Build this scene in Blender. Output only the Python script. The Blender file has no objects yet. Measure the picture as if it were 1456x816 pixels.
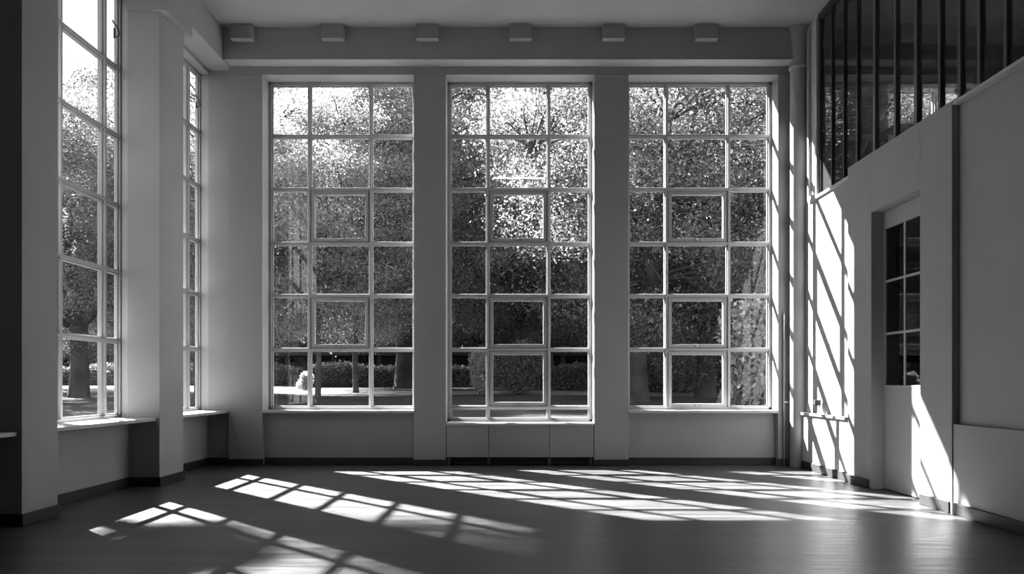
import bpy, math, random
import numpy as np
from mathutils import Vector
random.seed(7)
scene = bpy.context.scene
COL = scene.collection
PI = math.pi

# ------------------------------------------------------------------ parameters
SUN_DIR = Vector((1.09, -1.0, -1.28))     # travel direction of the sunlight
SUN_STRENGTH = 80.0
SKY = 1.8
EXPOSURE = 0.0

# ------------------------------------------------------------------ materials
def new_mat(name):
    m = bpy.data.materials.new(name); m.use_nodes = True
    nt = m.node_tree
    b = nt.nodes.get('Principled BSDF')
    return m, nt, b

def grey(v): return (v, v, v, 1)

def paint(name, v, rough=0.6, bump=0.02, scale=25, var=0.06, stain=0.0):
    m, nt, b = new_mat(name)
    tc = nt.nodes.new('ShaderNodeTexCoord')
    n = nt.nodes.new('ShaderNodeTexNoise'); n.inputs['Scale'].default_value = 1.3
    n.inputs['Detail'].default_value = 6
    nt.links.new(tc.outputs['Object'], n.inputs['Vector'])
    r = nt.nodes.new('ShaderNodeMapRange')
    r.inputs['From Min'].default_value = 0.3; r.inputs['From Max'].default_value = 0.7
    r.inputs['To Min'].default_value = v*(1-var); r.inputs['To Max'].default_value = v*(1+var)
    nt.links.new(n.outputs['Fac'], r.inputs['Value'])
    c = nt.nodes.new('ShaderNodeCombineColor')
    for k in range(3): nt.links.new(r.outputs['Result'], c.inputs[k])
    nt.links.new(c.outputs['Color'], b.inputs['Base Color'])
    b.inputs['Roughness'].default_value = rough
    n2 = nt.nodes.new('ShaderNodeTexNoise'); n2.inputs['Scale'].default_value = scale
    n2.inputs['Detail'].default_value = 4
    nt.links.new(tc.outputs['Object'], n2.inputs['Vector'])
    bp = nt.nodes.new('ShaderNodeBump'); bp.inputs['Strength'].default_value = bump
    bp.inputs['Distance'].default_value = 0.02
    nt.links.new(n2.outputs['Fac'], bp.inputs['Height'])
    nt.links.new(bp.outputs['Normal'], b.inputs['Normal'])
    return m

M = {}
M['wall'] = paint('wall_paint', 0.29, 0.65, 0.06)
M['ceiling'] = paint('ceiling_paint', 0.27, 0.8, 0.05)
M['frame'] = paint('frame_gloss_paint', 0.36, 0.32, 0.05, 60)
M['sill'] = paint('sill_gloss_paint', 0.42, 0.3, 0.04, 60)
M['base'] = paint('dark_skirting_paint', 0.014, 0.6, 0.05, 30, 0.25)
M['door'] = paint('door_paint', 0.32, 0.45, 0.04)
M['dark_metal'] = paint('dark_metal_paint', 0.025, 0.4, 0.02)
M['bronze'] = paint('grey_metal_paint', 0.09, 0.35, 0.02)
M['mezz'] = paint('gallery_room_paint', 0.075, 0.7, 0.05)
M['steel'] = paint('worn_steel', 0.25, 0.35, 0.03)
M['bark'] = paint('bark', 0.05, 0.95, 1.0, 14, 0.5)
M['barkl'] = paint('pale_bark', 0.08, 0.95, 0.8, 14, 0.4)
M['wood_out'] = paint('dark_stained_timber', 0.03, 0.8, 0.2, 8, 0.3)
M['stone'] = paint('pale_stone', 0.30, 0.9, 0.4, 12, 0.2)
M['gravel'] = paint('pale_gravel', 0.17, 0.95, 0.8, 40, 0.2)
M['lamp_body'] = paint('lamp_enamel', 0.6, 0.4, 0.0)
M['paper'] = paint('cardboard', 0.4, 0.8, 0.02)

def glass(name, tint=0.95, refl=1.0, ior=1.5):
    m, nt, b = new_mat(name); nt.nodes.remove(b)
    out = nt.nodes.get('Material Output')
    t = nt.nodes.new('ShaderNodeBsdfTransparent'); t.inputs['Color'].default_value = grey(tint)
    g = nt.nodes.new('ShaderNodeBsdfGlossy'); g.inputs['Roughness'].default_value = 0.01
    g.inputs['Color'].default_value = grey(refl)
    f = nt.nodes.new('ShaderNodeFresnel'); f.inputs['IOR'].default_value = ior
    mx = nt.nodes.new('ShaderNodeMixShader')
    ge = nt.nodes.new('ShaderNodeNewGeometry')      # reflect at the outer faces only, not inside the pane
    iv = nt.nodes.new('ShaderNodeMath'); iv.operation = 'SUBTRACT'; iv.inputs[0].default_value = 1
    nt.links.new(ge.outputs['Backfacing'], iv.inputs[1])
    mu = nt.nodes.new('ShaderNodeMath'); mu.operation = 'MULTIPLY'
    nt.links.new(iv.outputs[0], mu.inputs[0]); nt.links.new(f.outputs[0], mu.inputs[1])
    nt.links.new(mu.outputs[0], mx.inputs[0]); nt.links.new(t.outputs[0], mx.inputs[1])
    nt.links.new(g.outputs[0], mx.inputs[2]); nt.links.new(mx.outputs[0], out.inputs['Surface'])
    return m
M['glass'] = glass('window_glass', 0.96)
M['dglass'] = glass('tinted_glass', 0.62, 1.0)
M['galglass'] = glass('tinted_glass_painted_haze', 0.8, 1.0)
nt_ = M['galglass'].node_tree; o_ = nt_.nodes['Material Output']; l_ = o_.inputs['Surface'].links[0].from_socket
d_ = nt_.nodes.new('ShaderNodeBsdfDiffuse'); d_.inputs['Color'].default_value = grey(0.08)  # even grey haze painted into the glass in place of a soft room reflection
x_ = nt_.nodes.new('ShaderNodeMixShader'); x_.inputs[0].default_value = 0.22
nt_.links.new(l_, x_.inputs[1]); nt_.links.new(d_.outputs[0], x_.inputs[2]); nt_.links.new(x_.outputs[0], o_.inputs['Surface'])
M['jar'] = glass('jar_glass', 0.85)

# floor: dark boards running across the room
def floor_mat():
    m, nt, b = new_mat('dark_floor_boards')
    tc = nt.nodes.new('ShaderNodeTexCoord')
    br = nt.nodes.new('ShaderNodeTexBrick')
    br.offset = 0.37; br.squash = 1.0
    br.inputs['Scale'].default_value = 1.0
    br.inputs['Brick Width'].default_value = 2.4
    br.inputs['Row Height'].default_value = 0.11
    br.inputs['Mortar Size'].default_value = 0.003
    br.inputs['Mortar Smooth'].default_value = 0.3
    br.inputs['Bias'].default_value = 0.0
    br.inputs['Color1'].default_value = grey(0.048)
    br.inputs['Color2'].default_value = grey(0.085)
    br.inputs['Mortar'].default_value = grey(0.03)
    nt.links.new(tc.outputs['Object'], br.inputs['Vector'])
    mp = nt.nodes.new('ShaderNodeMapping'); mp.inputs['Scale'].default_value = (0.5, 13, 1)
    nt.links.new(tc.outputs['Object'], mp.inputs['Vector'])
    n = nt.nodes.new('ShaderNodeTexNoise'); n.inputs['Scale'].default_value = 1.6
    n.inputs['Detail'].default_value = 8; n.inputs['Roughness'].default_value = 0.65
    nt.links.new(mp.outputs[0], n.inputs['Vector'])
    r = nt.nodes.new('ShaderNodeMapRange')
    r.inputs['From Min'].default_value = 0.28; r.inputs['From Max'].default_value = 0.72
    r.inputs['To Min'].default_value = 0.2; r.inputs['To Max'].default_value = 1.85
    nt.links.new(n.outputs['Fac'], r.inputs['Value'])
    mx = nt.nodes.new('ShaderNodeVectorMath'); mx.operation = 'MULTIPLY'
    nt.links.new(br.outputs['Color'], mx.inputs[0]); nt.links.new(r.outputs['Result'], mx.inputs[1])
    nt.links.new(mx.outputs[0], b.inputs['Base Color'])
    r2 = nt.nodes.new('ShaderNodeMapRange')
    r2.inputs['From Min'].default_value = 0.3; r2.inputs['From Max'].default_value = 0.7
    r2.inputs['To Min'].default_value = 0.27; r2.inputs['To Max'].default_value = 0.42
    nt.links.new(n.outputs['Fac'], r2.inputs['Value'])
    nt.links.new(r2.outputs['Result'], b.inputs['Roughness'])
    b.inputs['IOR'].default_value = 1.45
    bp = nt.nodes.new('ShaderNodeBump'); bp.inputs['Strength'].default_value = 0.6
    bp.inputs['Distance'].default_value = 0.004
    nt.links.new(n.outputs['Fac'], bp.inputs['Height'])
    bp2 = nt.nodes.new('ShaderNodeBump'); bp2.inputs['Strength'].default_value = 0.5
    bp2.inputs['Distance'].default_value = 0.004; bp2.invert = True
    nt.links.new(br.outputs['Fac'], bp2.inputs['Height'])
    nt.links.new(bp.outputs['Normal'], bp2.inputs['Normal'])
    nt.links.new(bp2.outputs['Normal'], b.inputs['Normal'])
    return m
M['floor'] = floor_mat()

def grass_mat():
    m, nt, b = new_mat('mown_grass')
    tc = nt.nodes.new('ShaderNodeTexCoord')
    n = nt.nodes.new('ShaderNodeTexNoise'); n.inputs['Scale'].default_value = 9
    n.inputs['Detail'].default_value = 10; n.inputs['Roughness'].default_value = 0.8
    nt.links.new(tc.outputs['Object'], n.inputs['Vector'])
    n0 = nt.nodes.new('ShaderNodeTexNoise'); n0.inputs['Scale'].default_value = 0.5
    n0.inputs['Detail'].default_value = 3
    nt.links.new(tc.outputs['Object'], n0.inputs['Vector'])
    a = nt.nodes.new('ShaderNodeMath'); a.operation = 'MULTIPLY'
    nt.links.new(n.outputs['Fac'], a.inputs[0]); nt.links.new(n0.outputs['Fac'], a.inputs[1])
    r = nt.nodes.new('ShaderNodeMapRange')
    r.inputs['From Min'].default_value = 0.12; r.inputs['From Max'].default_value = 0.4
    r.inputs['To Min'].default_value = 0.03; r.inputs['To Max'].default_value = 0.08
    nt.links.new(a.outputs[0], r.inputs['Value'])
    c = nt.nodes.new('ShaderNodeCombineColor')
    for k in range(3): nt.links.new(r.outputs['Result'], c.inputs[k])
    nt.links.new(c.outputs['Color'], b.inputs['Base Color'])
    b.inputs['Roughness'].default_value = 0.9
    bp = nt.nodes.new('ShaderNodeBump'); bp.inputs['Strength'].default_value = 1.0
    bp.inputs['Distance'].default_value = 0.15
    nt.links.new(n.outputs['Fac'], bp.inputs['Height'])
    nt.links.new(bp.outputs['Normal'], b.inputs['Normal'])
    return m
M['grass'] = grass_mat()

def leaf_mat(name, v, trans=0.5, gloss=0.12):
    m, nt, b = new_mat(name); nt.nodes.remove(b)
    out = nt.nodes.get('Material Output')
    geo = nt.nodes.new('ShaderNodeNewGeometry')
    r = nt.nodes.new('ShaderNodeMapRange')
    r.inputs['To Min'].default_value = v*0.45; r.inputs['To Max'].default_value = v*1.7
    nt.links.new(geo.outputs['Random Per Island'], r.inputs['Value'])
    c = nt.nodes.new('ShaderNodeCombineColor')
    for k in range(3): nt.links.new(r.outputs['Result'], c.inputs[k])
    d = nt.nodes.new('ShaderNodeBsdfDiffuse'); t = nt.nodes.new('ShaderNodeBsdfTranslucent')
    g = nt.nodes.new('ShaderNodeBsdfGlossy'); g.inputs['Roughness'].default_value = 0.35
    g.inputs['Color'].default_value = grey(0.5)
    nt.links.new(c.outputs[0], d.inputs['Color']); nt.links.new(c.outputs[0], t.inputs['Color'])
    mx = nt.nodes.new('ShaderNodeMixShader'); mx.inputs[0].default_value = trans
    nt.links.new(d.outputs[0], mx.inputs[1]); nt.links.new(t.outputs[0], mx.inputs[2])
    m2 = nt.nodes.new('ShaderNodeMixShader'); m2.inputs[0].default_value = gloss
    nt.links.new(mx.outputs[0], m2.inputs[1]); nt.links.new(g.outputs[0], m2.inputs[2])
    nt.links.new(m2.outputs[0], out.inputs['Surface'])
    return m
M['leaf'] = leaf_mat('tree_leaf', 0.20, 0.55, 0.06)
M['leaf_pale'] = leaf_mat('pale_leaf', 0.35, 0.58, 0.08)
M['leaf_dark'] = leaf_mat('dark_leaf', 0.15, 0.3, 0.05)

m, nt, b = new_mat('fluorescent_tube')
b.inputs['Emission Color'].default_value = grey(1); b.inputs['Emission Strength'].default_value = 36
b.inputs['Base Color'].default_value = grey(0.8); M['tube'] = m

# ------------------------------------------------------------------ mesh helper
class MB:
    def __init__(s): s.v = []; s.f = []
    def box(s, x0, x1, y0, y1, z0, z1):
        x0, x1 = sorted((x0, x1)); y0, y1 = sorted((y0, y1)); z0, z1 = sorted((z0, z1))
        n = len(s.v)
        s.v += [(x0,y0,z0),(x1,y0,z0),(x1,y1,z0),(x0,y1,z0),(x0,y0,z1),(x1,y0,z1),(x1,y1,z1),(x0,y1,z1)]
        s.f += [tuple(n+i for i in q) for q in ((0,3,2,1),(4,5,6,7),(0,1,5,4),(1,2,6,5),(2,3,7,6),(3,0,4,7))]
        return s
    def poly(s, pts, z0, z1):                 # prism of an (x,y) outline
        n = len(s.v); k = len(pts)
        s.v += [(x,y,z0) for x,y in pts] + [(x,y,z1) for x,y in pts]
        s.f.append(tuple(n+i for i in reversed(range(k)))); s.f.append(tuple(n+k+i for i in range(k)))
        for i in range(k):
            j = (i+1) % k; s.f.append((n+i, n+j, n+k+j, n+k+i))
        return s
    def tube(s, pts, rad, seg=8, cap=True):
        pts = [Vector(p) for p in pts]
        if not hasattr(rad, '__len__'): rad = [rad]*len(pts)
        base = len(s.v); up = None
        for i, p in enumerate(pts):
            d = (pts[min(i+1,len(pts)-1)] - pts[max(i-1,0)]).normalized()
            if up is None:
                up = Vector((0,0,1)) if abs(d.z) < 0.9 else Vector((1,0,0))
            a = d.cross(up)
            if a.length < 1e-4: a = d.cross(Vector((0.3,1,0.2)))
            a.normalize(); c = a.cross(d).normalized(); up = c
            for k in range(seg):
                t = 2*PI*k/seg
                s.v.append(tuple(p + a*math.cos(t)*rad[i] + c*math.sin(t)*rad[i]))
        for i in range(len(pts)-1):
            for k in range(seg):
                a0 = base+i*seg+k; a1 = base+i*seg+(k+1) % seg
                s.f.append((a0, a0+seg, a1+seg, a1))
        if cap:
            s.f.append(tuple(base+k for k in range(seg)))
            e = base+(len(pts)-1)*seg; s.f.append(tuple(e+k for k in reversed(range(seg))))
        return s
    def lathe(s, cx, cy, prof, seg=32):       # prof: (r,z) bottom to top
        base = len(s.v)
        for r, z in prof:
            for k in range(seg):
                t = 2*PI*k/seg; s.v.append((cx+r*math.cos(t), cy+r*math.sin(t), z))
        for i in range(len(prof)-1):
            for k in range(seg):
                a0 = base+i*seg+k; a1 = base+i*seg+(k+1) % seg
                s.f.append((a0, a1, a1+seg, a0+seg))
        s.f.append(tuple(base+k for k in reversed(range(seg))))
        e = base+(len(prof)-1)*seg; s.f.append(tuple(e+k for k in range(seg)))
        return s
    def build(s, name, mat, parent=None, bevel=0.0, smooth=False):
        me = bpy.data.meshes.new(name); me.from_pydata(s.v, [], s.f); me.update()
        me.materials.append(mat)
        if smooth:
            me.polygons.foreach_set('use_smooth', [True]*len(me.polygons))
        o = bpy.data.objects.new(name, me); COL.objects.link(o)
        if parent: o.parent = parent
        if bevel:
            b = o.modifiers.new('bevel', 'BEVEL'); b.width = bevel; b.segments = 2; b.limit_method = 'ANGLE'
        return o

def tag(o, label, cat, group=None, kind=None):
    o['label'] = label; o['category'] = cat
    if group: o['group'] = group
    if kind: o['kind'] = kind
    return o
def empty(name, loc=(0,0,0), rz=0):
    o = bpy.data.objects.new(name, None); COL.objects.link(o)
    o.location = loc; o.rotation_euler = (0,0,rz); o.empty_display_size = 0.2
    return o
def copy_tree(root, loc, rz=0, sc=1.0):
    r = root.copy(); COL.objects.link(r); r.location = loc; r.rotation_euler = (0,0,rz)
    r.scale = (sc, sc, sc) if not hasattr(sc, '__len__') else sc
    for ch in list(root.children):
        c = ch.copy(); COL.objects.link(c); c.parent = r
        for g in list(ch.children):
            d = g.copy(); COL.objects.link(d); d.parent = c
    return r

# ------------------------------------------------------------------ key planes (metres; camera at x=0, y=0, z=1.3)
YP = 10.83      # front of the piers of the window wall
YS = 10.94      # wall below the sills
YG = 11.15      # glass of the window wall
YO = 11.30      # outside face
XL = -4.80      # left wall below the sills
XP = -4.42      # front of the left pillars
XLG = -4.97     # left glass
XLO = -5.01
XR = 4.28       # right wall
ZH = 6.02       # window heads
ZC = 6.62       # ceiling
YB = -3.6       # wall behind the camera
XE = 8.6        # far wall of gallery room
S = 0.85        # sill height

# ------------------------------------------------------------------ shell
f = MB().box(-5.1, XE+0.2, YB-0.2, YO, -0.2, 0).build('floor', M['floor'])
tag(f, 'dark glossy wooden board floor with sun patches', 'floor', kind='structure')
c = MB().box(-5.1, XE+0.2, YB-0.2, YO, ZC, ZC+0.3).build('ceiling', M['ceiling'])
tag(c, 'plain pale plaster ceiling', 'ceiling', kind='structure')

# back (window) wall: spandrels, corners, lintel
W1 = (-3.92, -1.59); W2 = (-1.095, 1.19); W3 = (1.72, 4.02)
ZS2 = 0.66      # the middle window comes lower
w = MB()
w.box(XLO, XL, 10.97, YO, 0, ZC); w.box(XL, W1[0], YS, YO, 0, ZC)
w.box(W1[0], W1[1], YS, YO, 0, S-0.04)
w.box(W1[1], W2[0], YS, YO, 0, ZC)
w.box(W2[0], W2[1], YG-0.05, YO, 0, ZS2-0.04)
w.box(W2[1], W3[0], YS, YO, 0, ZC)
w.box(W3[0], W3[1], YS, YO, 0, S-0.04)
w.box(W3[1], 5.76, YS, YO, 0, ZC)
w.box(5.76, 7.45, YS, YO, 0, 4.35); w.box(5.76, 7.45, YS, YO, 5.92, ZC)
w.box(7.45, XE+0.2, YS, YO, 0, ZC)
for a, b_ in (W1, W2, W3): w.box(a, b_, YP, YO, ZH, ZC)
o = w.build('wall_back', M['wall'])
tag(o, 'pale plaster wall holding the three tall windows', 'wall', kind='structure')

# piers on the window wall
NTRIM = [0]
def trim(mb, label, mat=None, bevel=0.004, cat='trim', smooth=False):
    NTRIM[0] += 1
    o = mb.build('trim_%d' % NTRIM[0], mat or M['wall'], None, bevel, smooth)
    return tag(o, label, cat, kind='structure')
ZCAP = 6.0
trim(MB().box(-4.44, W1[0], YP, YS+0.01, 0, ZC), 'plain pale pier in the back left corner beside the left of three tall windows', cat='pier')
trim(MB().box(W1[1], W2[0], YP, YS+0.01, 0, ZC), 'plain pale pier between left and middle tall windows', cat='pier')
trim(MB().box(W2[1], W3[0], YP, YS+0.01, 0, ZC), 'plain pale pier between middle and right tall windows', cat='pier')
trim(MB().box(W3[1], XR+0.04, YP, YS+0.01, 0, ZC), 'narrow pale pier right of the right tall window', cat='pier')
# thin moulding lines at the pier heads
for i, (a, b_) in enumerate(((-4.44, W1[0]), (W1[1], W2[0]), (W2[1], W3[0]), (W3[1], 4.14))):
    trim(MB().box(a, b_, YP-0.012, YP, ZCAP-0.006, ZCAP+0.012),
         ['thin moulding line at the head of the corner pier', 'thin moulding line at the head of the pier left of the middle window',
          'thin moulding line at the head of the pier right of the middle window', 'thin moulding line at the head of the narrow right pier'][i], M['wall'], 0.002, 'moulding')
# beam above the windows
trim(MB().box(XP, XR, 10.58, YP, 6.14, ZC), 'long plaster beam above the three tall windows', cat='beam')
# corbel blocks under the ceiling
for i, px in enumerate((342, 472, 607, 740, 873, 1006)):
    x = (px-735)*0.01045
    trim(MB().box(x-0.165, x+0.165, 10.46, 10.58, 6.40, ZC),
         ['plaster block under the ceiling nearest the left corner', 'second plaster block from the left on the beam, above the left window',
          'third plaster block on the beam, above the pier left of the middle window', 'fourth plaster block on the beam, above the middle window',
          'fifth plaster block on the beam, above the pier right of the middle window', 'plaster block nearest the right corner under the ceiling'][i], M['ceiling'], 0.006, 'corbel')

# left wall: bays between pillars
LB = [(6.77, 8.77), (9.30, 10.97)]      # window openings in y
w = MB()
ys = [YB] + [v for a in LB for v in a] + [10.97]
for i in range(0, len(ys), 2):
    if ys[i+1] > ys[i]: w.box(XLO, XL, ys[i], ys[i+1], 0, ZC)
for a, b_ in LB:
    w.box(XLO, XL, a, b_, 0, S-0.04); w.box(XLO, XL, a, b_, ZH+0.08, ZC)
o = w.build('wall_left', M['wall'])
tag(o, 'plain left wall holding the tall side windows', 'wall', kind='structure')
PIL = [(1.35, 1.82), (3.83, 4.30), (6.28, 6.77), (8.70, 9.32)]
PL = ['plain square pillar on the left wall, behind the nearest in view', 'plain square pillar on the left wall before the foreground pillar',
      'shadowed square pillar in the left foreground', 'square pillar between the two left side windows']
for (a, b_), l in zip(PIL, PL):
    trim(MB().box(XL-0.02, XP, a, b_, 0, ZC).box(XL, XP+0.10, a-0.05, b_+0.04, 5.87, ZC), l, cat='pillar')
trim(MB().box(XL-0.01, XP-0.004, YB, YS, 6.13, ZC), 'plaster beam along the top of the left wall', cat='beam')

# right wall
w = MB()
w.box(XR+0.05, XR+0.30, 9.10, YS, 0, 3.97)              # sunlit bay by the corner
w.box(XR, XR+0.30, 8.50, 9.10, 0, 4.06)                 # pilaster
w.box(XR, XR+0.30, 7.47, 8.50, 3.345, 4.06)             # over the door
w.box(XR, XR+0.30, 6.90, 7.47, 0, 4.06)
w.box(XR+0.06, XR+0.30, YB, 6.90, 0.88, 4.00)
w.box(XR, XR+0.30, YB, 6.90, 0, 0.88)
o = w.build('wall_right', M['wall'], None, 0.004)
tag(o, 'pale right wall with the tall recessed door', 'wall', kind='structure')
trim(MB().box(XR-0.012, XR+0.0, 6.90, 6.96, 0, 4.05), 'narrow vertical strip on the right wall, nearer than the door', M['wall'], 0.004, 'strip')
trim(MB().box(XR-0.02, XR+0.32, YB, 6.88, 4.00, 4.035), 'long ledge capping the right wall below the gallery glass, near part', M['sill'], 0.004, 'ledge')
trim(MB().box(XR-0.035, XR+0.05, 9.12, 10.56, 0.80, 0.835).box(XR+0.0, XR+0.05, 9.12, 10.56, 0, 0.80),
     'sunlit waist-high ledge and dado on the right wall by the corner', M['sill'], 0.004, 'ledge')
trim(MB().box(XR+0.02, XR+0.05, 9.10, 10.4, 3.93, 3.97), 'thin sunlit edge of the right wall below the first gallery pane', M['sill'], 0.003, 'ledge')
# behind-camera wall and outer shell of the rooms on the right
o = MB().box(-5.1, XE+0.2, YB-0.2, YB, 0, ZC).build('wall_rear', M['wall'])
tag(o, 'plain wall behind the viewpoint', 'wall', kind='structure')
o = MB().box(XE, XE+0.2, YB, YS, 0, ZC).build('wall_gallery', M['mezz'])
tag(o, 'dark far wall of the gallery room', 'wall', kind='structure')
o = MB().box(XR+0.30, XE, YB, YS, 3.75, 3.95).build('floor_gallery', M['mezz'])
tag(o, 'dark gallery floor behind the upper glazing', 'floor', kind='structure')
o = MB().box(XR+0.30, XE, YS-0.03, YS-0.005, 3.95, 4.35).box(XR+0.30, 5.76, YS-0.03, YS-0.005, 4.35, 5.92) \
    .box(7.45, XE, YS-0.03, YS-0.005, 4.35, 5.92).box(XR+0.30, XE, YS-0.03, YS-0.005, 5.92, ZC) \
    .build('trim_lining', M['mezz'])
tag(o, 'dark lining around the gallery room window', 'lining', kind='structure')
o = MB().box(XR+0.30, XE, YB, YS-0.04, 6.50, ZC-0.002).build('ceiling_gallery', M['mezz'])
tag(o, 'dark ceiling over the gallery room', 'ceiling', kind='structure')

# rounded corner column with its flared head
trim(MB().lathe(4.262, 10.66, [(0.115, 0), (0.115, 6.02), (0.135, 6.03), (0.14, 6.06), (0.125, 6.08), (0.165, 6.55), (0.19, ZC)], 40),
     'round column with flared head in the back right corner', cat='column', smooth=True)

# baseboards
def base(name, boxes, label):
    mb = MB()
    for q in boxes: mb.box(*q)
    return tag(mb.build(name, M['base'], None, 0.006), label, 'baseboard', kind='structure')
HB = 0.115; t = 0.018
base('baseboard_back', [(-4.44-t, W1[0]+t, YP-t, YP, 0, HB-0.01), (W1[0], W1[1], YS-t, YS, 0, HB), (W1[1]-t, W2[0]+t, YP-t, YP, 0, HB-0.02),
     (W2[1]-t, W3[0]+t, YP-t, YP, 0, HB-0.02), (W3[0], W3[1], YS-t, YS, 0, HB), (W3[1]-t, 4.15, YP-t, YP, 0, HB-0.01), (XL, -4.44, YS-t, YS, 0, HB)],
     'dark baseboard along the window wall')
bl = []
for a, b_ in PIL:
    bl += [(XP, XP+t, a-t, b_+t, 0, HB), (XL, XP, a-t, a, 0, HB), (XL, XP, b_, b_+t, 0, HB)]
for a, b_ in zip([YB]+[p[1] for p in PIL], [p[0] for p in PIL]+[YS]):
    bl.append((XL, XL+t, a, b_, 0, HB))
base('baseboard_left', bl, 'dark baseboard along the left wall and pillars')
base('baseboard_right', [(XR-t, XR, 9.10, 10.53, 0, HB), (XR-t-0.01, XR, 8.55, 9.12, 0, HB-0.01), (XR-t-0.01, XR, 6.93, 7.44, 0, HB), (XR-t-0.01, XR, YB, 6.87, 0, HB)],
     'dark baseboard along the right wall')

# ------------------------------------------------------------------ windows
# local frame: x along the wall, room side is -y, z up
def make_window(name, label, loc, rz, x1, cols, rows, z0, z1, sashes=(), stays=(), fw=0.045, mat=None, bw=0.066):
    mat = mat or M['frame']
    root = empty(name, loc, rz); tag(root, label, 'window', 'tall multi-pane windows', 'structure')
    fr = MB()
    for a, b_, c_, d_ in ((0, fw, z0, z1), (x1-fw, x1, z0, z1), (0, x1, z0, z0+fw), (0, x1, z1-fw, z1)):
        fr.box(a, b_, -0.045, 0.035, c_, d_)
    for a, b_, c_, d_ in ((fw, fw+0.018, z0+fw, z1-fw), (x1-fw-0.018, x1-fw, z0+fw, z1-fw), (fw, x1-fw, z0+fw, z0+fw+0.018), (fw, x1-fw, z1-fw-0.018, z1-fw)):
        fr.box(a, b_, -0.02, 0.02, c_, d_)
    fr.build('window_frame', mat, root, 0.004)
    for x in cols:
        MB().box(x-bw/2, x+bw/2, -0.022, 0.022, z0+fw, z1-fw).box(x-bw/4, x+bw/4, -0.052, 0.045, z0+fw, z1-fw).build('mullion', mat, root, 0.004)
    xs = [fw] + list(cols) + [x1-fw]
    for z in rows:
        mb = MB()
        for a, b_ in zip(xs[:-1], xs[1:]):
            mb.box(a, b_, -0.030, 0.026, z-bw/2, z+bw/2)
            mb.box(a, b_, -0.050, 0.04, z-bw/5, z+bw/3)
        mb.build('transom', mat, root, 0.004)
    zs = [z0+fw] + list(rows) + [z1-fw]
    zs.sort()
    gl = MB()
    for i in range(len(xs)-1):
        for j in range(len(zs)-1):
            gl.box(xs[i]+0.01, xs[i+1]-0.01, -0.003, 0.003, zs[j]+0.01, zs[j+1]-0.01)
    gl.build('window_glass', M['glass'], root)
    for ci, rj in sashes:                      # opening sashes: a second frame inside the pane
        a, b_ = xs[ci]+ (bw/2 if ci else 0), xs[ci+1]-(bw/2 if ci+1 < len(xs)-1 else 0)
        c_, d_ = zs[rj]+(bw/2 if rj else 0), zs[rj+1]-(bw/2 if rj+1 < len(zs)-1 else 0)
        q = 0.052; sb = MB()
        for e in ((a, a+q, c_, d_), (b_-q, b_, c_, d_), (a+q, b_-q, c_, c_+q), (a+q, b_-q, d_-q, d_)):
            sb.box(e[0], e[1], -0.042, 0.03, e[2], e[3])
        sa = sb.build('opening_sash', mat, root, 0.004)
        MB().box((a+b_)/2-0.05, (a+b_)/2+0.05, -0.058, -0.042, c_+0.012, c_+0.03).box((a+b_)/2-0.01, (a+b_)/2+0.01, -0.075, -0.055, c_+0.008, c_+0.034) \
            .build('sash_catch', M['steel'], sa, 0.002)
    for (x, z) in stays:
        MB().tube([(x-0.05, -0.05, z+0.10), (x, -0.085, z+0.03), (x+0.05, -0.085, z-0.03), (x+0.03, -0.05, z-0.07)], 0.009, 8) \
            .tube([(x-0.01, -0.055, z+0.02), (x-0.01, -0.055, z-0.1)], 0.012, 8).build('window_stay', M['dark_metal'], root, 0, True)
    return root

ROWS = [5.17, 4.33, 3.475, 2.65, 1.80]
yl = YG
wnd = make_window('window_1', 'leftmost of the three tall windows in the back wall', (W1[0], yl, 0), 0, W1[1]-W1[0], [0.64, 1.61], ROWS, S, ZH, [(1, 3), (1, 1)])
sl = MB().box(W1[0]+0.002, W1[1]-0.002, YP-0.035, YG-0.045, S-0.04, S).build('window_sill', M['sill'], None, 0.006)
tag(sl, 'wooden sill below the leftmost of the three back windows', 'window sill', kind='structure')
wnd = make_window('window_2', 'middle of the three tall back windows, reaching lowest, with an extra bottom row', (W2[0], yl, 0), 0, W2[1]-W2[0], [0.635, 1.595], ROWS+[0.885], ZS2, ZH, [(1, 4), (1, 2), (1, 1)])
wnd = make_window('window_3', 'rightmost of the three tall windows in the back wall', (W3[0], yl, 0), 0, W3[1]-W3[0], [0.64, 1.625], ROWS, S, ZH, [(1, 3), (1, 1), (1, 0)])
sl = MB().box(W3[0]+0.002, W3[1]-0.002, YP-0.035, YG-0.045, S-0.04, S).build('window_sill', M['sill'], None, 0.006)
tag(sl, 'wooden sill below the rightmost of the three back windows', 'window sill', kind='structure')

LL = ['large side window between the two left pillars', 'side window nearest the back left corner']
SL = ['deep sunlit sill of the large side window', 'deep sill of the side window nearest the corner']
for i, (a, b_) in enumerate(LB):
    L = b_-a
    cols = [0.83, 1.65] if L > 1.8 else [0.45, 1.27]
    make_window('window_%d' % (4+i), LL[i], (XLG, a, 0), PI/2, L, cols, ROWS, S, ZH+0.06, [],
                [(L-0.17, 5.59)], fw=0.036)
    # inner casing at the reveal
    MBc = MB().box(XLG+0.05, XL+0.012, b_-0.015, b_+0.02 if i == 0 else b_-0.001, S, ZH+0.06).box(XLG+0.05, XL+0.012, a-0.02, a+0.03, S, ZH+0.06) \
        .box(XLG+0.05, XL+0.012, a, b_, ZH+0.055, ZH+0.10)
    trim(MBc, LL[i].replace('side window', 'painted casing around the side window'), M['frame'], 0.004, 'casing')
    sl = MB().box(XLG+0.045, XP-0.04, a+0.03, (b_ if i else 8.70)-0.002, S-0.04, S)
    sl = sl.build('window_sill', M['sill'], None, 0.006)
    tag(sl, SL[i], 'window sill', kind='structure')
sl = MB().box(XL, XP-0.04, 4.32, 6.278, S-0.04, S).build('window_sill', M['sill'], None, 0.006)
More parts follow.
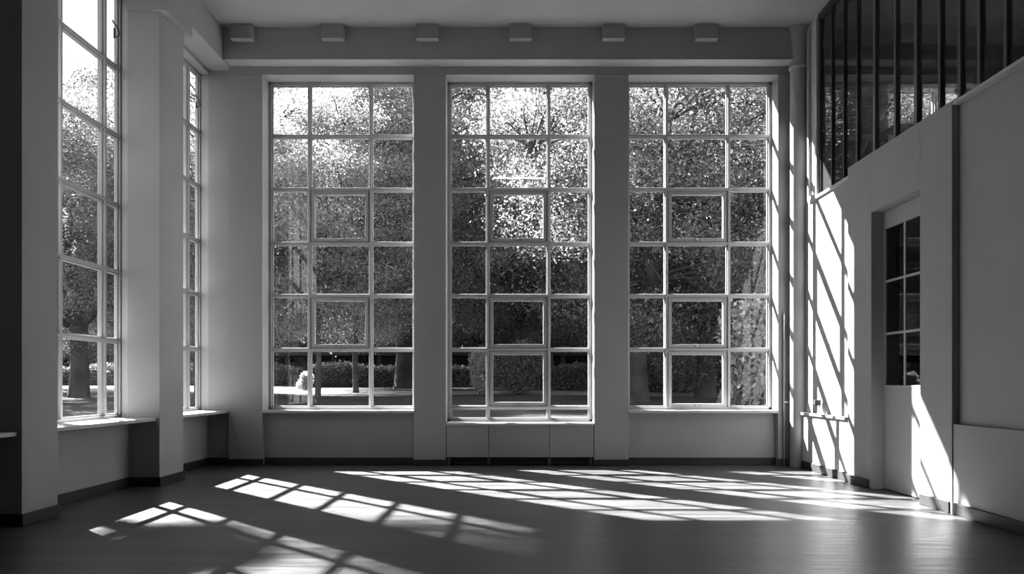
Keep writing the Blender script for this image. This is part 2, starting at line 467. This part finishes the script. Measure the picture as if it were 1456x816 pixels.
tag(sl, 'short end of a ledge left of the shadowed foreground pillar', 'window sill', kind='structure')
# gallery room window in the same outer wall
make_window('window_6', 'low wide window glimpsed through the gallery glass above the door', (5.76, yl, 0), 0, 1.69, [0.85], [], 4.35, 5.92)

# heating cover below the middle window
rc = empty('radiator_cover', (0, 0, 0)); tag(rc, 'low pale panelled heating cover under the middle tall window', 'radiator cover')
MB().box(W2[0]+0.005, W2[1]-0.005, YP-0.03, YG-0.052, 0.62, 0.655).build('top', M['sill'], rc, 0.006)
for a, b_ in ((W2[0]+0.01, -0.44), (-0.432, 0.498), (0.506, W2[1]-0.01)):
    MB().box(a, b_, YP+0.0, YP+0.025, 0.13, 0.62).build('panel', M['wall'], rc, 0.003)
MB().box(W2[0]+0.01, W2[1]-0.01, YP+0.12, YP+0.14, 0, 0.13).box(W2[0]+0.03, W2[1]-0.03, YP+0.06, YP+0.09, 0.02, 0.05).build('plinth', M['base'], rc, 0.003)
for x in (W2[0]+0.05, -0.436, 0.502, W2[1]-0.05):
    MB().box(x-0.02, x+0.02, YP+0.03, YP+0.07, 0, 0.14).build('foot', M['bronze'], rc, 0.003)

# ------------------------------------------------------------------ door in the right wall
DX = XR+0.15
dr = empty('door_1', (DX, 7.985, 0)); tag(dr, 'tall pale door with six dark glass panes, recessed in the right wall', 'door', kind='structure')
# local coordinates relative to the empty
def L(mb): 
    mb.v = [(x-DX, y-7.985, z) for x, y, z in mb.v]; return mb
L(MB().box(DX, DX+0.045, 7.475, 7.60, 0.01, 3.34).box(DX, DX+0.045, 8.50-0.01-0.02, 8.495, 0.01, 3.34)
  .box(DX, DX+0.045, 7.60, 8.47, 3.13, 3.34).box(DX, DX+0.045, 7.60, 8.47, 0.01, 1.25)).build('door_leaf', M['door'], dr, 0.003)
L(MB().box(DX+0.012, DX+0.035, 8.045, 8.08, 1.25, 3.13)).build('glazing_bar', M['frame'], dr, 0.003)
for z in (2.50, 1.87):
    L(MB().box(DX+0.010, DX+0.037, 7.60, 8.47, z-0.014, z+0.014)).build('glazing_bar', M['frame'], dr, 0.003)
L(MB().box(DX-0.004, DX+0.02, 7.59, 8.485, 1.232, 1.254)).build('glazing_bead', M['frame'], dr, 0.003)
L(MB().box(DX+0.022, DX+0.026, 7.60, 8.47, 1.25, 3.13)).build('door_glass', M['dglass'], dr)
trim(MB().box(XR+0.002, DX+0.1, 8.497, 8.53, 0, 3.345).box(XR+0.002, DX+0.1, 7.45, 7.473, 0, 3.345).box(XR+0.002, DX+0.1, 7.45, 8.53, 3.343, 3.37),
     'plain lining of the recess around the tall door', M['wall'], 0.003, 'lining')

# ------------------------------------------------------------------ gallery glazing over the right wall
gg = empty('gallery_glazing', (XR+0.10, 0, 0)); tag(gg, 'dark glass partition with slim dark mullions above the right wall', 'glass partition', kind='structure')
XG = 0.0
mull = [(10.10, .018), (9.73, .012), (9.37, .012), (9.00, .014), (8.57, .026), (8.10, .022), (7.68, .03), (7.25, .022), (6.92, .022), (6.63, .022), (6.27, .022),
        (5.90, .03), (5.5, .03), (5.1, .03), (4.7, .03), (4.3, .03), (3.9, .03)]
for y, hw in mull:
    MB().box(XG-0.03, XG+0.03, y-hw, y+hw, 3.98 if y > 9.1 else 4.06, 6.5).build('glazing_mullion', M['dark_metal'] if y > 8.8 else M['bronze'], gg, 0.003)
MB().box(XG-0.05, XG+0.05, YB+0.02, 10.13, 6.50, 6.58).build('head_rail', M['dark_metal'], gg, 0.004)
MB().box(XG-0.003, XG+0.003, YB+0.02, 10.10, 3.98, 6.5).build('gallery_glass', M['galglass'], gg)
MB().box(XG-0.03, XG+0.03, 8.6, 10.12, 3.97, 3.99).build('foot_rail', M['dark_metal'], gg, 0.003)
o = MB().box(XR+0.02, XR+0.20, YB, 10.2, 6.58, ZC).build('trim_head', M['wall']); tag(o, 'plaster band above the gallery glass', 'trim', kind='structure')
trim(MB().box(XR+0.07, XR+0.28, 10.15, YS, 3.97, ZC).box(XR+0.03, XR+0.07, 10.12, 10.165, 3.97, 6.5).box(XR+0.03, XR+0.07, 10.40, 10.445, 3.97, 6.5)
     .box(XR+0.03, XR+0.07, 10.165, 10.40, 3.97, 4.02), 'white framed end panel at the far end of the gallery glass', M['frame'], 0.003, 'panel')

# short stair flight seen behind the gallery glass
sf = empty('stair_flight', (4.72, 9.3, 3.95)); tag(sf, 'short dark stair with handrail behind the far end of the gallery glass', 'stairs')
for k in range(5):
    MB().box(0, 0.8, 0.45-k*0.24, 0.72-k*0.24, 0.13*k, 0.13*k+0.05).build('tread', M['bronze'], sf, 0.004)
MB().tube([(0.02, 0.72, 0.32), (0.02, -0.6, 0.98)], 0.015, 8).tube([(0.02, 0.7, 0), (0.02, 0.7, 0.33)], 0.012, 8).tube([(0.02, -0.55, 0.3), (0.02, -0.55, 0.96)], 0.012, 8).build('handrail', M['steel'], sf, 0, True)
MB().box(0.81, 0.84, -0.6, 0.75, 0.0, 0.08).box(0.81, 0.84, -0.6, -0.3, 0.0, 0.6).build('stringer', M['dark_metal'], sf, 0.003)

# small jar on the ledge
jr = empty('jar', (4.262, 9.98, 0.835)); tag(jr, 'small glass jar with a dark lid on the sunlit ledge by the corner', 'jar')
MB().lathe(0, 0, [(0.03, 0), (0.046, 0.004), (0.046, 0.10), (0.038, 0.12)], 24).build('body', M['jar'], jr, 0, True)
MB().lathe(0, 0, [(0.042, 0.12), (0.048, 0.125), (0.048, 0.19), (0.044, 0.2)], 24).build('lid', M['bronze'], jr, 0, True)
MB().tube([(0, -0.044, 0.17), (0, -0.07, 0.15), (0, -0.07, 0.06), (0, -0.044, 0.03)], 0.007, 8).build('handle', M['bronze'], jr, 0, True)
# thin pipe with a valve in the corner
pp = empty('heating_pipe', (4.10, 10.79, 0)); tag(pp, 'thin vertical pipe with a small valve in the back right corner', 'pipe')
MB().tube([(0, 0, 0), (0, 0, 2.35)], 0.011, 10).build('pipe', M['frame'], pp, 0, True)
MB().tube([(0, -0.02, 0.98), (0.07, -0.035, 0.98)], 0.016, 10).build('valve', M['steel'], pp, 0, True)
for z in (1.3, 2.2): MB().box(-0.02, 0.02, -0.016, 0.03, z, z+0.03).build('pipe_clip', M['steel'], pp, 0.002)

# fluorescent batten whose reflection shows in the middle window
fl = empty('fluorescent_lamp', (0.045, 4.5, 6.44)); tag(fl, 'lit fluorescent tube batten hanging from the ceiling, reflected in the middle window', 'lamp')
MB().tube([(-0.66, 0, 0), (0.66, 0, 0)], 0.02, 16).build('tube', M['tube'], fl, 0, True)
MB().box(-0.70, 0.70, -0.035, 0.035, 0.035, 0.085).box(-0.70, -0.66, -0.02, 0.02, -0.03, 0.04).box(0.66, 0.70, -0.02, 0.02, -0.03, 0.04).build('housing', M['lamp_body'], fl, 0.004)
for x in (-0.5, 0.5):
    MB().tube([(x, 0, 0.08), (x, 0, ZC-6.44)], 0.006, 8).build('hanging_rod', M['steel'], fl)

# ------------------------------------------------------------------ garden
def gz(y): 
    return 0.35 + 0.0215*max(0.0, min(y, 46)-11.4)
xs = sorted(set(list(np.linspace(-70, 60, 53)) + [XLO, XE+0.2]))
ys_ = sorted(set(list(np.linspace(-20, 110, 66)) + [YO, 11.4]))
mb = MB(); n = len(ys_)
for x in xs:
    for y in ys_: mb.v.append((float(x), float(y), gz(float(y)) ))
for i in range(len(xs)-1):
    for j in range(n-1):
        cx = (xs[i]+xs[i+1])/2; cy = (ys_[j]+ys_[j+1])/2
        if XLO < cx < XE+0.2 and cy < YO: continue
        mb.f.append((i*n+j, (i+1)*n+j, (i+1)*n+j+1, i*n+j+1))
o = mb.build('lawn', M['grass'], None, 0, True); tag(o, 'mown lawn dappled with tree shade outside the windows', 'lawn', kind='structure')

# gravel path
def ribbon(pts, name, label):
    mb = MB(); NS = 40
    for k in range(NS+1):
        u = k/NS*(len(pts)-1); i = min(int(u), len(pts)-2); q = u-i
        x = pts[i][0]*(1-q)+pts[i+1][0]*q; ya = pts[i][1]*(1-q)+pts[i+1][1]*q; yb = pts[i][2]*(1-q)+pts[i+1][2]*q
        mb.v += [(x, ya, gz(ya)-0.1), (x, ya, gz(ya)+0.02), (x, yb, gz(yb)+0.02), (x, yb, gz(yb)-0.1)]
    for k in range(NS):
        a = 4*k; b_ = a+4
        mb.f += [(a, b_, b_+1, a+1), (a+1, b_+1, b_+2, a+2), (a+2, b_+2, b_+3, a+3)]
    return tag(mb.build(name, M['gravel']), label, 'path', kind='structure')
ribbon([(-40, 33, 42), (-16, 31, 42), (-12, 30.5, 39), (-8, 30, 33), (-3, 29.5, 33), (0, 30, 34), (3, 29, 33), (7, 27.5, 31), (12, 27, 30), (40, 26, 29)], 'gravel_path', 'pale sunlit gravel path crossing the lawn before the hedge')

rng = np.random.default_rng(11)
def leaves_mesh(name, centers, size, mat, parent, flat=0.0):
    n = len(centers)
    a = rng.normal(size=(n, 3)); a[:, 2] *= (1-flat); a /= np.linalg.norm(a, axis=1)[:, None]
    b_ = rng.normal(size=(n, 3)); b_ -= (b_*a).sum(1)[:, None]*a; b_ /= np.linalg.norm(b_, axis=1)[:, None]
    s = size*rng.uniform(0.6, 1.35, size=(n, 1))
    c_ = centers
    nrm = np.cross(a, b_)
    v = np.empty((n, 4, 3)); v[:, 0] = c_-a*s*0.6; v[:, 1] = c_+b_*s*0.32+nrm*s*0.06; v[:, 2] = c_+a*s*0.6; v[:, 3] = c_-b_*s*0.32+nrm*s*0.06
    me = bpy.data.meshes.new(name)
    me.vertices.add(n*4); me.vertices.foreach_set('co', v.reshape(-1))
    me.loops.add(n*4); me.loops.foreach_set('vertex_index', np.arange(n*4, dtype=np.int32))
    me.polygons.add(n); me.polygons.foreach_set('loop_start', np.arange(0, n*4, 4, dtype=np.int32))
    me.polygons.foreach_set('loop_total', np.full(n, 4, dtype=np.int32))
    me.update(calc_edges=True); me.materials.append(mat)
    o = bpy.data.objects.new(name, me); COL.objects.link(o); o.parent = parent
    return o

def bent(p0, p1, sag, k=5, jit=0.15):
    pts = []
    for i in range(k+1):
        t = i/k; p = p0.lerp(p1, t)
        p = p + Vector((random.uniform(-jit, jit), random.uniform(-jit, jit), sag*math.sin(PI*t)))*(0 if i in (0, k) else 1)
        pts.append(p)
    return pts

def make_tree(name, H, R, trunk_r, fork, crown_lo, nclump, nleaf, csize, leaf, mat, bark, nlimb=7, weep=0.0, lean=(0, 0), seed=1, hollow=0.35):
    random.seed(seed)
    root = empty(name)
    mb = MB()
    top = Vector((lean[0]*fork/H, lean[1]*fork/H, fork))
    mb.tube([Vector((0, 0, -0.3)), Vector((0, 0, 0.15)), top*0.35+Vector((0.05, 0.03, 0)), top*0.7, top], [trunk_r*1.5, trunk_r*1.15, trunk_r, trunk_r*0.92, trunk_r*0.95], 14)
    cz = (H+crown_lo)/2; hz = (H-crown_lo)/2
    limbs = []
    for k in range(nlimb):
        an = 2*PI*k/nlimb+random.uniform(-.3, .3); rr = R*random.uniform(.35, .75)
        e = Vector((math.cos(an)*rr+lean[0], math.sin(an)*rr+lean[1], random.uniform(cz, H-0.15*hz)))
        pts = bent(top-Vector((0, 0, 0.1*k/nlimb)), e, -0.06*H, 7, 0.25)
        mb.tube(pts, [trunk_r*0.55*(1-i/8)**1.1+0.02 for i in range(8)], 8)
        limbs.append(pts)
    cl = []
    while len(cl) < nclump:
        p = Vector((random.uniform(-1, 1), random.uniform(-1, 1), random.uniform(-1, 1)))
        if p.length > 1 or p.length < hollow: continue
        if p.z < -0.2 and random.random() < 0.3 and not weep: continue
        q = Vector((p.x*R+lean[0], p.y*R+lean[1], cz+p.z*hz))
        if q.z < crown_lo: continue
        cl.append(q)
    allp = [(p, i) for l in limbs for i, p in enumerate(l) if i >= 2]
    for q in cl:
        best = min(allp, key=lambda a: (a[0]-q).length + (2.0 if a[0].z > q.z else 0))
        mb.tube(bent(best[0], q, 0.15, 3, 0.12), [0.05, 0.035, 0.025, 0.01], 4, False)
    mb.build('trunk', bark, root, 0, True)
    C = np.array([tuple(q) for q in cl])
    idx = rng.integers(0, len(C), nclump*nleaf)
    off = rng.normal(size=(nclump*nleaf, 3))*csize
    off[:, 2] *= 0.6
    if weep: off[:, 2] -= np.abs(rng.normal(size=len(off)))*weep
    P = C[idx]+off
    P = P[P[:, 2] > max(0.5, crown_lo-2*csize)] if not weep else P[P[:, 2] > 0.15]
    leaves_mesh('foliage', P, leaf, mat, root, 0.2)
    return root

def place(o, px, d, sc=1.0, rz=0.0, label='', cat='tree', group=None, first=False, dz=0.0):
    loc = ((px-735)*d/1000.0, d, gz(d)-0.02+dz)
    if first:
        r = o; r.location = loc; r.rotation_euler = (0, 0, rz); r.scale = (sc, sc, sc) if not hasattr(sc, '__len__') else sc
    else:
        r = copy_tree(o, loc, rz, sc)
    tag(r, label, cat, group); return r

big = make_tree('spreading_tree', 20, 9.5, 0.46, 4.6, 2.2, 950, 470, 0.60, 0.10, M['leaf'], M['bark'], 9, seed=3, hollow=0.12)
mid = make_tree('leafy_tree', 13.5, 5.6, 0.36, 3.2, 1.9, 400, 430, 0.48, 0.082, M['leaf'], M['bark'], 7, seed=5, hollow=0.2)
pale = make_tree('pale_leafy_tree', 15, 4.8, 0.13, 4.0, 1.9, 300, 380, 0.48, 0.09, M['leaf_pale'], M['barkl'], 6, seed=8)
weep = make_tree('weeping_tree', 11, 4.4, 0.34, 2.6, 1.6, 280, 420, 0.40, 0.08, M['leaf'], M['bark'], 7, weep=0.8, seed=12)

G = 'trees beyond the windows'
place(big, 574, 38, 1.0, 0.4, 'large spreading tree whose thick trunk shows low beside the pier left of the middle window', group=G, first=True)
place(big, 778, 46, (1.0, 1.0, 1.04), 2.6, 'large spreading tree behind the middle back window, farther than the hedge', group=G)
place(mid, 742, 41.5, (1.15, 1.15, 1.2), 5.1, 'tree directly behind the dark rounded shrub in the middle back window', group=G)
place(mid, 906, 24, (1.0, 1.0, 1.0), 1.2, 'tree with a thick grey trunk low in the left column of the right back window', group=G, first=True)
place(weep, 1003, 27, 1.05, 0.3, 'drooping tree with a dark trunk behind the centre of the right back window', group=G, first=True)
place(pale, 452, 27, 0.8, 0.0, 'pale-leaved slender tree with a thin dark trunk in the left back window', group=G, first=True)
place(pale, 506, 31, 0.92, 2.0, 'pale-leaved tree with a thin pale trunk before the hedge in the left back window', group=G)
place(mid, 1130, 29, 1.15, 2.2, 'dense tree behind the right column of the right back window', group=G)
place(mid, 700, 52, 1.15, 3.0, 'dense tree over the low bushes in the middle back window', group=G)
place(mid, 838, 50, 1.1, 0.9, 'tree behind the right column of the middle back window', group=G)
place(mid, 112, 27, (0.9, 0.9, 0.86), 0.7, 'dark low-crowned tree with its short trunk standing in the large side window', group=G)
place(mid, 176, 33, (0.7, 0.7, 1.15), 4.0, 'taller tree behind the narrow right panes of the large side window', group=G)
place(pale, 281, 28, 0.9, 3.3, 'pale tree in the side window nearest the corner', group=G)
place(mid, 238, 30, 0.72, 5.0, 'lower tree behind the pillar between the two side windows', group=G)
place(mid, 50, 37, 0.8, 2.0, 'tree at the left edge of the large side window', group=G)
for i, (px, d, s_, r_) in enumerate(((330, 58, 0.95, 1), (455, 62, 1.1, 2), (560, 66, 1.25, 3), (660, 60, 1.15, 4), (770, 64, 1.0, 5), (880, 62, 1.15, 0.5), (980, 58, 1.1, 1.5), (1090, 56, 1.15, 2.5), (1190, 54, 1.0, 3.5), (200, 56, 0.62, 0.2), (120, 60, 0.6, 1.1))):
    place(big, px, d, s_, r_, 'distant dense tree in the row closing the garden', group='distant trees closing the garden')

shade_pine = make_tree('added_shade_pine', 25.4, 1.7, 0.22, 19.0, 19.35, 110, 260, 0.36, 0.10, M['leaf_dark'], M['bark'], 6, seed=21)  # unseen tree added on the sun's path to trim the left floor patches
RX = SUN_DIR.x
shade_pine.location = (-4.97-RX*12, 21.5, gz(21.4)-0.02); tag(shade_pine, 'tall bare-trunked tree added unseen left of the side windows to shade the floor', 'tree', G)

slim = make_tree('added_slim_shade_pine', 14.2, 0.72, 0.12, 13.2, 13.1, 26, 240, 0.2, 0.10, M['leaf_dark'], M['bark'], 4, seed=22, hollow=0.0)  # second unseen tree, crown set to cut a dark gap in the sun patch
slim.location = (-4.97-RX*9, 16.5, gz(16.5)-0.02); tag(slim, 'slim bare-trunked tree with a small flat crown, added unseen to shade the floor', 'tree', G)

# shrubs
def make_shrub(name, R, H, n, leaf, mat, seed, lobes=9, top=None):
    random.seed(seed); root = empty(name)
    mb = MB(); P = []
    for k in range(lobes):
        a = random.uniform(0, 2*PI); r = R*random.uniform(0, 0.6); z = H*random.uniform(0.25, 0.8)
        c_ = Vector((math.cos(a)*r, math.sin(a)*r, z)); lr = R*random.uniform(0.35, 0.55)
        mb.tube(bent(Vector((c_.x*0.15, c_.y*0.15, -0.1)), c_, 0.1, 4, 0.05), [0.05, 0.04, 0.03, 0.02, 0.015], 5)
        q = rng.normal(size=(n//lobes, 3)); q /= np.linalg.norm(q, axis=1)[:, None]; q *= (rng.uniform(0.5, 1.0, size=(len(q), 1))+np.abs(rng.normal(size=(len(q), 1)))*0.16)*lr
        q[:, 2] *= min(1.6, H/R*0.6)
        P.append(q+np.array(tuple(c_)))
    P = np.concatenate(P); P = P[P[:, 2] > 0.02]
    mb.build('stems', M['bark'], root, 0, True)
    leaves_mesh('foliage', P, leaf, mat, root)
    return root
rs = make_shrub('round_shrub', 1.3, 2.3, 16000, 0.10, M['leaf_dark'], 4, 12)
cs = make_shrub('flowering_shrub', 0.9, 3.0, 12000, 0.11, M['leaf_pale'], 6, 12)
place(rs, 736, 30, 1.0, 0, 'dark rounded shrub on the lawn in the middle back window', 'shrub', first=True)
place(cs, 684, 28.5, (0.55, 0.55, 0.75), 0, 'upright pale shrub left of the dark rounded shrub', 'shrub', first=True)
place(cs, 1066, 19, (1.3, 1.1, 1.15), 1, 'tall bright-leaved shrub in the lower right of the right back window', 'shrub')
place(cs, 972, 32.5, (0.9, 0.9, 0.8), 2, 'pale shrub beside the dark trunk in the right back window', 'shrub')
place(cs, 434, 34, (0.45, 0.45, 0.36), 3, 'low pale shrub beside the gravel in the left back window', 'shrub')
place(rs, 1040, 31, 1.3, 2, 'dark shrub behind the drooping tree in the right back window', 'shrub')
place(rs, 925, 33, 1.2, 1, 'dark shrub behind the thick grey trunk in the right back window', 'shrub')

# thicket closing the view under the far crowns
tk = make_shrub('thicket_bush', 3.2, 6.0, 26000, 0.17, M['leaf'], 14, 14)
for i, (px, d, s_) in enumerate(((60, 50, .9), (140, 51, 1), (210, 49, .85), (290, 50, 1), (372, 52, 1), (445, 51, 1.05), (520, 52, 1), (600, 54, 1.1), (668, 52, 1), (742, 53, 1.1), (812, 52, 1), (884, 53, 1.05), (955, 51, 1.1), (1030, 52, 1.1), (1105, 50, 1.1), (1180, 50, 1.1))):
    place(tk, px, d, s_, i*1.7, 'tall leafy bush in the thicket behind the timber shelter', 'bush', group='thicket bushes behind the shelter', first=(i == 0))

# hedges
def hedge(x0, x1, y0, y1, h, label, n):
    root = empty('clipped_hedge', ((x0+x1)/2, (y0+y1)/2, gz(y0))); tag(root, label, 'hedge')
    hx = (x1-x0)/2; hy = (y1-y0)/2
    MB().box(-hx+0.12, hx-0.12, -hy+0.12, hy-0.12, -0.1, h-0.12).build('branches', M['bark'], root, 0.05)
    P = rng.uniform(-1, 1, size=(n, 3)); k = rng.integers(0, 4, n)
    P[:, 0] *= hx; P[:, 1] *= hy; P[:, 2] = (P[:, 2]+1)/2*h
    P[k == 0, 1] = -hy; P[k == 1, 2] = h; P[k == 2, 1] = hy; P[k == 3, 2] = h
    P += rng.normal(size=P.shape)*0.09; P = P[P[:, 2] > 0]
    P[:, 2] += 0.12*np.sin(P[:, 0]*1.3)
    leaves_mesh('foliage', P, 0.12, M['leaf_dark'], root)
hedge(-30, -13.2, 43, 44.2, 1.1, 'low clipped hedge behind the gravel, at the left back window', 16000)
hedge(-11.8, -1.2, 40.0, 41.2, 1.15, 'clipped hedge behind the thin trunks between the left and middle back windows', 16000)
hedge(1.0, 13.0, 35, 36.3, 1.05, 'clipped hedge along the gravel path right of the rounded shrub', 16000)

# long dark garden pavilion beyond the hedge
gp = empty('garden_pavilion', (-4, 47, gz(47))); tag(gp, 'long low dark timber shelter with posts beyond the hedge', 'building')
MB().box(-24, 20, 2.5, 2.7, 0, 1.9).build('rear_wall', M['wood_out'], gp)
MB().box(-24, 20, -0.6, 3.0, 1.9, 2.1).build('roof', M['wood_out'], gp, 0.02)
for k in range(15):
    MB().box(-23.6+k*3.05, -23.3+k*3.05, -0.3, 0.0, -0.05, 1.9).build('post', M['bark'], gp, 0.02)

# ------------------------------------------------------------------ light
sd = bpy.data.lights.new('sun', 'SUN'); sd.energy = SUN_STRENGTH; sd.angle = math.radians(0.7)
so = bpy.data.objects.new('sun', sd); COL.objects.link(so)
so.rotation_euler = SUN_DIR.to_track_quat('-Z', 'Y').to_euler(); so.location = (-20, 30, 30)
wd = bpy.data.worlds.new('sky'); scene.world = wd; wd.use_nodes = True
nt = wd.node_tree; bg = nt.nodes['Background']
tc = nt.nodes.new('ShaderNodeTexCoord'); sx = nt.nodes.new('ShaderNodeSeparateXYZ')
nt.links.new(tc.outputs['Generated'], sx.inputs[0])
rr = nt.nodes.new('ShaderNodeValToRGB'); rr.color_ramp.elements[0].position = 0.0; rr.color_ramp.elements[0].color = grey(1.0)
rr.color_ramp.elements[1].position = 1.0; rr.color_ramp.elements[1].color = grey(0.6)
nt.links.new(sx.outputs['Z'], rr.inputs['Fac']); nt.links.new(rr.outputs['Color'], bg.inputs['Color'])
bg.inputs['Strength'].default_value = SKY
# daylight portals in the window openings (they only guide the sampling of the sky)
def portal(x, y, z, w_, h_, rot):
    l = bpy.data.lights.new('window_portal', 'AREA'); l.shape = 'RECTANGLE'; l.size = w_; l.size_y = h_
    l.cycles.is_portal = True
    o = bpy.data.objects.new('window_portal', l); COL.objects.link(o); o.location = (x, y, z); o.rotation_euler = rot
for a, b_ in (W1, W2, W3): portal((a+b_)/2, YO+0.02, 3.4, b_-a, 5.4, (-PI/2, 0, 0))
for a, b_ in LB: portal(XLO-0.02, (a+b_)/2, 3.45, 5.3, b_-a, (0, -PI/2, 0) )
portal(6.6, YO+0.02, 5.13, 1.69, 1.57, (-PI/2, 0, 0))

# ------------------------------------------------------------------ camera
cd = bpy.data.cameras.new('camera'); co = bpy.data.objects.new('camera', cd); COL.objects.link(co)
cd.sensor_width = 36; cd.lens = 1000/1456*36; cd.shift_x = -7/1456; cd.shift_y = 134/1456
co.location = (0, 0, 1.3); co.rotation_euler = (PI/2, 0, 0); cd.clip_end = 500
scene.camera = co
vs = scene.view_settings
vs.view_transform = 'Standard'; vs.look = 'None'; vs.exposure = EXPOSURE; vs.gamma = 1; vs.use_curve_mapping = False
